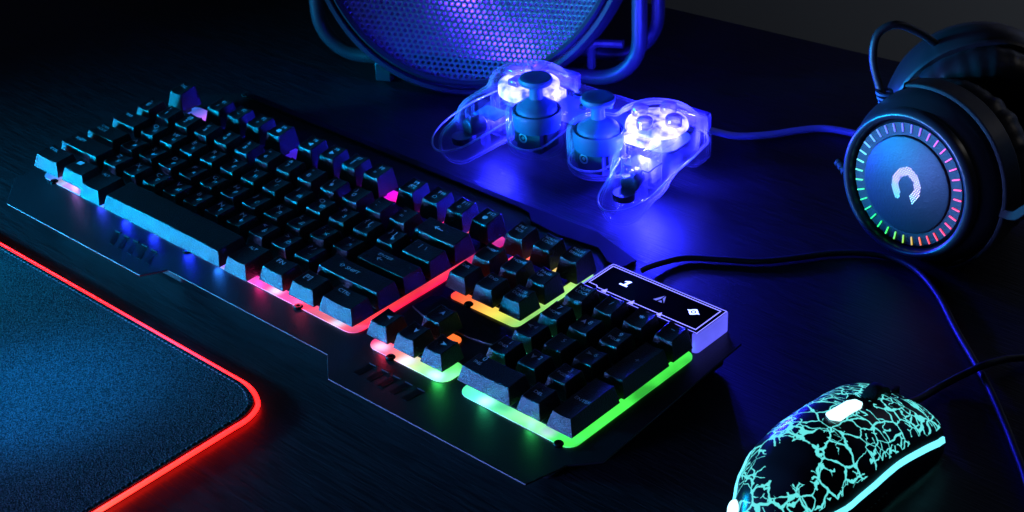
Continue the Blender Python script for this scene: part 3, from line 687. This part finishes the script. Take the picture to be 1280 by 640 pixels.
for s in (-1, 1):
    obj("shoulder_button", MB().prism(rrect(s * 50 - 14, s * 50 + 14, 34, 42, 3), 26, 36), M['buttonc'], gp, bevel=1)
    obj("trigger", MB().prism(rrect(s * 50 - 13, s * 50 + 13, 34, 44, 3), 5, 22), M['clear_in'], gp, bevel=1.5)
# LEDs: small emitters, their light, and added lights to brighten the grips
M['led'] = glow("blue_white_led", (.12, .12, 1.0), 60)
LEDS = [(-58, 10, 36), (-38, 0, 36), (-46, -4, 37), (56, -8, 37), (42, 6, 36), (56, 12, 36)]
for p in LEDS:
    obj("led", MB().lathe([(.01, -1.4), (1.4, -1.4), (1.7, 0), (1.2, 1.5), (.01, 1.9)], 14, Matrix.Translation(p)), M['led'], gp)
for p, e in (((-55, 6, 34), .5), ((-36, 0, 35), .3), ((49, -8, 33), .5), ((44, 10, 33), .4), ((0, 2, 36), .12), ((60, -20, 24), .17), ((46, -23, 42), .14), ((-57, -20, 24), .17), ((48, 24, 36), .2), ((-48, 24, 36), .12), ((-30, 8, 39), .10), ((28, 6, 39), .10)):
    q = GM @ Vector(p); point("gamepad_led_and_fill_light", q, (.04, .022, 1.0), e * (.13 if p[2] > 30 else .085), 2)
    q = GM @ Vector(p); point("gamepad_led_and_fill_light", q, (.02, .02, 1.0), e * 3.6, 3)
gpc = [(288.0, 272, 30.0), (287.9, 300.0, 16.0), (295.6, 320.1, 6.0), (307.7, 338.0, 3.2), (319.9, 355.7, 3.0), (330.0, 366.6, 3.0), (345.6, 372.1, 3.0), (368, 374, 3.0), (420, 392, 3)]
gi = GM.inverted()
obj("cable", MB().tube([gi @ p for p in crom(gpc, 8)], 2.3, 14), plastic("pale_grey_cable", (.30, .34, .5), .35), gp)

# ------------------------------------------------------------------ headset
hn = Vector((-.1103, -.9893, .0956)).normalized(); hx = Vector((0, 0, 1)).cross(hn).normalized(); hy = hn.cross(hx)
HC = Vector((448.9, 258.8, 49.6)); HM = Matrix((hx, hy, hn)).transposed().to_4x4(); HM.translation = HC
hs = thing("headset", "black over-ear gaming headset with a ring of rainbow light bars", "headset", mat=HM)
M['hblack'] = plastic("black_headset_plastic", (.014, .014, .016), .36, .15, 500, .5, rvar=.06)
M['hgloss'] = plastic("gloss_ring_plastic", (.02, .022, .03), .30, 0, 10, .6)
M['face'] = plastic("brushed_blue_black_face", (.022, .025, .035), .45, .5, 900, .5, .4)
M['leather'] = plastic("black_leatherette", (.014, .014, .016), .42, .5, 260, .5)
obj("ear_cup", MB().lathe([(35.5, -8), (36.5, -3), (41, -2.4), (44.5, -8), (47.5, -15), (49, -23), (48, -31), (44, -35), (.01, -35)], 96), M['hblack'], hs)
obj("trim_ring", MB().lathe([(36.4, -3.0), (36.9, .6), (38.0, 2.2), (39.6, 2.4), (41.2, 1.0), (42.0, -1.2), (42.2, -4)], 96), M['hgloss'], hs, ang=60)
obj("light_ring_plate", MB().lathe([(27.6, -1.2), (34.4, -1.2), (36.4, -5)], 96), M['face'], hs)
obj("face_plate", MB().lathe([(.01, .5), (26.4, .5), (27.1, .1), (27.3, -2)], 96), M['face'], hs)
def hue_ring():
    m, nt, b = nmat("rainbow_light_bars")
    tc = N(nt, 'ShaderNodeTexCoord'); gr = N(nt, 'ShaderNodeTexGradient', gradient_type='RADIAL'); nt.links.new(tc.outputs['Object'], gr.inputs[0])
    cr = N(nt, 'ShaderNodeValToRGB'); nt.links.new(gr.outputs[0], cr.inputs[0]); e = cr.color_ramp.elements
    # angle measured from +x of the cup, turning counter-clockwise; 0 and 1 meet on the side away from the axis
    st = [(0, (.12, .75, .35)), (.08, (.03, .8, .12)), (.2, (.02, .8, .06)), (.27, (.25, .5, .03)), (.33, (.9, .05, .02)), (.42, (1, .01, .05)), (.52, (1, .02, .10)), (.6, (1, .04, .35)), (.68, (.6, .06, 1)), (.76, (.12, .08, 1)), (.86, (.10, .12, .9)), (.94, (.12, .45, .9)), (1, (.15, .8, .6))]
    e[0].position = 0; e[0].color = (*st[0][1], 1); e[1].position = 1; e[1].color = (*st[-1][1], 1)
    for p, c in st[1:-1]:
        q = e.new(p); q.color = (*c, 1)
    nt.links.new(cr.outputs[0], b.inputs['Emission Color']); setp(b, Emission_Strength=1.6, Base_Color=(.1, .1, .1, 1))
    return m
M['bars'] = hue_ring()
for k in range(36):
    a = 2 * pi * (k + .5) / 36; m = Matrix.Rotation(a, 4, 'Z'); b_ = MB().prism(rrect(29.4, 34.2, -.36, .36, .32, 3), -1.15, -.55)
    obj("light_bar", MB().add([m @ Vector(v) for v in b_.v], b_.f), M['bars'], hs, smooth=False)
# logo: a horseshoe made of small dots
lg = MB(); dotp = 1.36
def inlogo(x, y):
    a = atan2(y + 1.0, x); r = sqrt(x * x * 1.0 + (y + 1.0) ** 2 * .72)
    return 5.0 < r < 9.2 and not (-2.0 < a < -1.1) and y > -9.5
for j in range(-9, 11):
    for i in range(-11, 12):
        x = i * dotp + (.5 * dotp if j % 2 else 0); y = j * dotp * .87
        if inlogo(x, y): lg.lathe([(.36, .75), (.01, .78)], 6, Matrix.Translation((x + .5, y + 1, 0)))
m, nt, b = nmat("logo_light"); tc = N(nt, 'ShaderNodeTexCoord'); sx = N(nt, 'ShaderNodeSeparateXYZ'); nt.links.new(tc.outputs['Object'], sx.inputs[0])
v_ = math_n(nt, 'ADD', math_n(nt, 'MULTIPLY', sx.outputs[1], 45), math_n(nt, 'MULTIPLY', sx.outputs[0], 12))
cr = N(nt, 'ShaderNodeValToRGB'); nt.links.new(math_n(nt, 'ADD', v_, .45), cr.inputs[0]); e = cr.color_ramp.elements
e[0].position = 0.0; e[0].color = (.1, .8, .5, 1); e[1].position = 1; e[1].color = (.75, .4, 1, 1)
for p, c in ((.25, (.45, .8, .9)), (.45, (.9, .45, .85)), (.7, (.8, .5, 1))): q = e.new(p); q.color = (*c, 1)
nt.links.new(cr.outputs[0], b.inputs['Emission Color']); setp(b, Emission_Strength=3.0)
obj("logo", lg, m, hs, smooth=False)
def cushion(name, r0, rr, zc, squash, parent, mat, mtx=None, seed=0):
    mb = MB(); mtx = mtx or Matrix.Identity(4); seg, sg = 160, 18; vs = []
    for k in range(seg):
        a = 2 * pi * k / seg
        for j in range(sg):
            th = 2 * pi * j / sg
            outer = max(0, cos(th)); pk = .9 * outer * noise.noise(Vector((cos(a) * 9, sin(a) * 9, seed))) * 1.6 + .55 * abs(sin(a * 21 + 1.5 * sin(a * 5))) * max(0, sin(th + .6)) ** 2
            q = rr - pk
            vs.append(mtx @ Vector(((r0 + q * cos(th)) * cos(a), (r0 + q * cos(th)) * sin(a), zc + q * squash * sin(th))))
    fs = [(k * sg + j, ((k + 1) % seg) * sg + j, ((k + 1) % seg) * sg + (j + 1) % sg, k * sg + (j + 1) % sg) for k in range(seg) for j in range(sg)]
    return obj(name, mb.add(vs, fs), mat, parent, ang=80)
cushion("ear_cushion", 36.5, 12, -43, 1.0, hs, M['leather'])
# yoke: flat arm round the back of the cup with its hinge block, going off to the headband
obj("yoke", MB().lathe([(50.5, -13), (52.6, -14), (53, -27), (51, -28)], 60, close=True, a0=radians(-62), a1=radians(112), cap=True), M['hblack'], hs, bevel=.6)
# the far cup
fn = Vector((.62, -.74, -.10)).normalized(); fxv = Vector((0, 0, 1)).cross(fn).normalized(); fyv = fn.cross(fxv)
FM = Matrix((fxv, fyv, fn)).transposed().to_4x4(); FM.translation = Vector((443, 347, 54)); FL = HM.inverted() @ FM
obj("ear_cup", MB().lathe([(44, 2), (49, 1), (51.5, -5), (51, -16), (47, -26), (38, -34), (.01, -38)], 96, FL), M['hblack'], hs)
obj("cup_seam_ring", MB().lathe([(45, 2.6), (50, 3.0), (50.8, 1.4), (50, .4)], 96, FL), M['leather'], hs)
cushion("ear_cushion", 36.5, 12.5, 9, 1.0, hs, M['leather'], FL, 3)
obj("speaker_cloth", MB().lathe([(27, 4), (.01, 3)], 48, FL), plastic("speaker_cloth_black", (.006, .006, .006), .9), hs)
# headband arm and band (mostly beyond the frame)
hi = HM.inverted()
bandp = crom([(50, -3, -21), (58, -2, -21), (66, 6, -22), (86, 22, -30), (118, 42, -60), (138, 48, -92), (128, 44, -122), (100, 30, -138)], 8)
def band(name, path, wd, th, mat, parent, wdir):
    mb = MB(); vs = []; n = len(path)
    for i, p in enumerate(path):
        t = (path[min(i + 1, n - 1)] - path[max(i - 1, 0)]).normalized(); a = (wdir - t * wdir.dot(t)).normalized(); b = t.cross(a)
        for x, y in ((-1, -1), (-1, 1), (1, 1), (1, -1)): vs.append(p + a * x * wd / 2 + b * y * th / 2)
    fs = [(i * 4 + k, i * 4 + (k + 1) % 4, (i + 1) * 4 + (k + 1) % 4, (i + 1) * 4 + k) for i in range(n - 1) for k in range(4)] + [(3, 2, 1, 0), tuple((n - 1) * 4 + k for k in range(4))]
    return obj(name, mb.add(vs, fs), mat, parent, bevel=.8)
band("headband", bandp, 16, 5, M['rim'], hs, Vector((0, 0.3, 1)))
# cables on the headset
lp = [hi @ Vector(p) for p in crom([(418, 288, 74), (410, 290, 86), (404, 292, 100), (403, 297, 112), (409, 306, 116), (416, 320, 108), (420, 335, 96), (426, 345, 88)], 8)]
obj("cup_cable", MB().tube(lp, 2.3, 14), M['cable'], hs, ang=80)
gm = MB().tube([hi @ Vector(p) for p in [(424, 285, 66), (420, 287, 72), (416.5, 288.5, 78)]], 5.2, 14)
for q in range(4): gm.lathe([(3.6, -.7), (4.9, -.7), (4.9, .7), (3.6, .7)], 16, hi @ Matrix.Translation(Vector((418 - q * 1.0, 288, 76 + q * 2.6))), close=True)
obj("cable_grommet", gm, M['stick'], hs, ang=50)
spth = [Vector((418, 272, 26)), Vector((403, 279, 30)), Vector((392, 284, 34))]
relief = MB(); d_r = (spth[2] - spth[0]); 
for q in range(9):
    c = spth[0] + d_r * (q / 8); mm = d_r.normalized().to_track_quat('Z', 'Y').to_matrix().to_4x4(); mm.translation = c
    relief.lathe([(1.6, -1), (3.9 - q * .16, -1), (3.9 - q * .16, 1), (1.6, 1)], 16, hi @ mm, close=True)
relief.tube([hi @ spth[0], hi @ spth[2]], 2.4, 12)
obj("strain_relief", relief, M['rim'], hs, ang=50)

# ------------------------------------------------------------------ mouse
MO = Vector((523, 8, 0)); MM = Matrix.Translation(MO) @ Matrix.Rotation(radians(-1.0), 4, 'Z') @ Matrix.Diagonal((1, .94, 1, 1))
ms = thing("gaming_mouse", "black gaming mouse with glowing cyan crackle pattern and side light strip", "mouse", mat=MM)
def mh(y):      # height of the back along the length (0 = tail, 128 = nose)
    t = y / 128
    return 39.0 * (sin(pi * min(1, (t * .92 + .08)) ** .62) ** .62) * (1 - .16 * t) if t < .999 else 8
def interp(tab, y):
    for (a, va), (b, vb) in zip(tab, tab[1:]):
        if a <= y <= b:
            t = (y - a) / (b - a); t = t * t * (3 - 2 * t) * .3 + t * .7; return va + (vb - va) * t
    return tab[-1][1]
HT = [(0, 12), (4, 20), (12, 29), (25, 36.5), (40, 40.2), (55, 41.2), (75, 39.5), (95, 35), (110, 30), (122, 24.5), (128, 20)]
WT = [(0, 6), (4, 10.5), (12, 16.5), (25, 23), (40, 27.5), (60, 28.5), (80, 28), (100, 29), (115, 29.5), (123, 28), (128, 25)]
def sect(y, k, n):
    """k=0..n from the lower left edge over the top to the lower right edge"""
    h, wd = interp(HT, y), interp(WT, y); a = pi * k / n
    ca, sa = cos(a), sin(a)
    x = -wd * math.copysign(abs(ca) ** .80, ca); z = 3 + (h - 3) * abs(sa) ** .72
    z0 = z
    return Vector((x, y, z))
ny_, nk = 44, 48; ys = [128 * (.5 - .5 * cos(pi * j / ny_)) for j in range(ny_ + 1)]
def crackle():
    m, nt, b = nmat("black_shell_with_lit_cracks")
    setp(b, Base_Color=(.006, .008, .010, 1), Roughness=.28, Specular_IOR_Level=.45)
    tc = N(nt, 'ShaderNodeTexCoord'); sp_n = N(nt, 'ShaderNodeSeparateXYZ'); nt.links.new(tc.outputs['Object'], sp_n.inputs[0])
    mp = N(nt, 'ShaderNodeMapping'); mp.inputs['Scale'].default_value = (1, 1, .75); nt.links.new(tc.outputs['Object'], mp.inputs[0])
    dn = N(nt, 'ShaderNodeTexNoise'); dn.inputs['Scale'].default_value = 170; dn.inputs['Detail'].default_value = 2; nt.links.new(mp.outputs[0], dn.inputs['Vector'])
    dv = N(nt, 'ShaderNodeVectorMath', operation='MULTIPLY_ADD'); nt.links.new(dn.outputs['Color'], dv.inputs[0]); dv.inputs[1].default_value = (.0042,) * 3; nt.links.new(mp.outputs[0], dv.inputs[2])
    def vor(scale, wd, seed):
        of = N(nt, 'ShaderNodeVectorMath', operation='ADD'); nt.links.new(dv.outputs[0], of.inputs[0]); of.inputs[1].default_value = (seed, seed * .7, seed * .3)
        v = N(nt, 'ShaderNodeTexVoronoi', feature='DISTANCE_TO_EDGE'); v.inputs['Scale'].default_value = scale; nt.links.new(of.outputs[0], v.inputs['Vector'])
        n2 = N(nt, 'ShaderNodeTexNoise'); n2.inputs['Scale'].default_value = 110; n2.inputs['Detail'].default_value = 1; nt.links.new(of.outputs[0], n2.inputs['Vector'])
        n3 = N(nt, 'ShaderNodeTexNoise'); n3.inputs['Scale'].default_value = 70; nt.links.new(of.outputs[0], n3.inputs['Vector'])
        wv = math_n(nt, 'MULTIPLY', math_n(nt, 'SUBTRACT', n3.outputs[0], .22), wd * 3.3)
        return math_n(nt, 'LESS_THAN', v.outputs[0], wv), n2.outputs[0]
    a, na = vor(105, .040, 1.3); b2, nb = vor(185, .050, 4.1)
    a = math_n(nt, 'MULTIPLY', a, math_n(nt, 'GREATER_THAN', na, .28))
    b2 = math_n(nt, 'MULTIPLY', b2, math_n(nt, 'GREATER_THAN', nb, .50))
    l = math_n(nt, 'MAXIMUM', a, b2)
    # the clear round field near the tail and a plain centre spine stay dark
    rx = math_n(nt, 'SUBTRACT', sp_n.outputs[0], .0015); ry = math_n(nt, 'SUBTRACT', sp_n.outputs[1], .030)
    rr_ = math_n(nt, 'SQRT', math_n(nt, 'ADD', math_n(nt, 'POWER', rx, 2), math_n(nt, 'POWER', ry, 2)))
    rn = math_n(nt, 'ADD', rr_, math_n(nt, 'MULTIPLY', math_n(nt, 'SUBTRACT', dn.outputs[0], .5), .008))
    l = math_n(nt, 'MULTIPLY', l, math_n(nt, 'GREATER_THAN', rn, .0118))
    sd = math_n(nt, 'ADD', math_n(nt, 'ABSOLUTE', sp_n.outputs[0]), math_n(nt, 'MULTIPLY', math_n(nt, 'SUBTRACT', dn.outputs[0], .5), .008))
    l = math_n(nt, 'MULTIPLY', l, math_n(nt, 'LESS_THAN', sd, .0255))
    nt.links.new(math_n(nt, 'MULTIPLY', l, 1.0), b.inputs['Emission Strength']); b.inputs['Emission Color'].default_value = (.14, .84, .82, 1)
    return m
M['crack'] = crackle(); M['mside'] = plastic("black_rubber_side", (.010, .010, .012), .5, .3, 300, .4)
M['cyan'] = glow("cyan_light_strip", (.16, .82, 1.0), 1.5); M['cyanw'] = glow("cyan_white_light", (.55, 1.0, 1.0), 1.9)
top_, sides = MB(), MB()
vs = [sect(y, k, nk) for y in ys for k in range(nk + 1)]
fs = [(j * (nk + 1) + k, j * (nk + 1) + k + 1, (j + 1) * (nk + 1) + k + 1, (j + 1) * (nk + 1) + k) for j in range(ny_) for k in range(nk)]
lo, hi_k = 8, nk - 8
top_.add(vs, [f[::-1] for i, f in enumerate(fs) if lo <= i % nk < hi_k])
sides.add(vs, [f[::-1] for i, f in enumerate(fs) if not (lo <= i % nk < hi_k)])
for y_e, fl in ((0, 0), (ny_, 1)):
    ring_ = [y_e * (nk + 1) + k for k in range(nk + 1)]
    sides.add(vs, [tuple(ring_ if fl else ring_[::-1])])
obj("top_shell", top_, M['crack'], ms, ang=60); obj("side_body", sides, M['mside'], ms, ang=60)
obj("base", MB().prism([(-(interp(WT, y) - 1.5), y) for y in ys][::-1] + [(interp(WT, y) - 1.5, y) for y in ys], .6, 3.2), M['rim'], ms)
def side_strip(name, sgn, y0, y1, z0, z1, th, mat):
    """a raised light strip following the flank"""
    mb = MB(); n = 30; vs = []
    for i in range(n + 1):
        y = y0 + (y1 - y0) * i / n; h, wd = interp(HT, y), interp(WT, y)
        za, zb = z0(y), z1(y)
        for z in (za, zb):
            q = max(0, min(.999, (z - 3) / (h - 3))) ** (1 / .72); x = wd * (sqrt(max(0, 1 - q * q))) ** .80
            for d in (-1.0, th): vs.append((sgn * (x + d), y, z))
    fs = []
    for i in range(n):
        a = i * 4; b = a + 4
        fs += [(a + 1, b + 1, b + 3, a + 3), (a, a + 2, b + 2, b), (a + 2, a + 3, b + 3, b + 2), (a, b, b + 1, a + 1)]
    fs += [(0, 1, 3, 2), (n * 4, n * 4 + 2, n * 4 + 3, n * 4 + 1)]
    return obj(name, mb.add(vs, fs), mat, ms, smooth=True)
zc = lambda y: 12.0 + 9.5 * sin(pi * min(1, max(0, (y + 2) / 124))) ** .8 - 1.2 * y / 124
side_strip("side_light_strip", 1, 6, 122, lambda y: zc(y) - 1.5, lambda y: zc(y) + .6 + .8 * y / 120, .9, M['cyan'])
side_strip("side_light_strip", -1, 6, 122, lambda y: zc(y) - 1.9, lambda y: zc(y) + 1.3, 1.1, M['cyan'])
rb = MB()
for i in range(16):
    y = 20 + i * 3.2; wd = interp(WT, y); rb.box(wd - 1.2, wd + .5, y, y + 1.3, 4.5, 11)
obj("side_grip_ribs", rb, M['mside'], ms, smooth=False)
bt = MB().prism([(-3.9, 66), (0, 63.5), (3.9, 66), (3.9, 84), (2, 89), (-2, 89), (-3.9, 84)], 39.5, 42.2)
for i, v in enumerate(bt.v):
    bt.v[i] = (v[0], v[1], v[2] - (v[1] - 63) * .17)
obj("mode_button", bt, M['cyanw'], ms, bevel=.8)
obj("centre_spine", MB().prism([(-5.6, 60), (0, 55), (5.6, 60), (5.6, 92), (-5.6, 92)], 32, 37), M['rim'], ms)
obj("scroll_wheel", MB().lathe([(8, -3.6), (10.6, -3.2), (11.2, 0), (10.6, 3.2), (8, 3.6)], 36, Matrix.Translation((0, 103, 27)) @ Matrix.Rotation(pi / 2, 4, 'Y'), close=True), M['rim'], ms)
obj("button_split", MB().prism([(-.7, 92), (.7, 92), (.7, 126), (-.7, 126)], 22, 26), M['slot'], ms)
tl = obj("tail_light", MB().lathe([(.01, 1.6), (3, 1.3), (4.6, .4), (5, -1)], 24, Matrix.Translation((-13, 8.0, 15.5)) @ Matrix.Rotation(radians(62), 4, 'X') @ Matrix.Rotation(radians(-30), 4, 'Y')), M['cyanw'], ms)
mi_ = MM.inverted()
obj("cable", MB().tube([mi_ @ p for p in crom([(522, 122, 8), (523, 137, 8.0), (524.5, 150.3, 5.0), (526, 167.4, 3.0), (531.1, 181.0, 5.0), (536.9, 189.1, 8.5), (541.5, 204.3, 6.0), (550, 221, 2.5), (566, 246, 2.5)], 8)], 1.9, 12), M['cable'], ms)
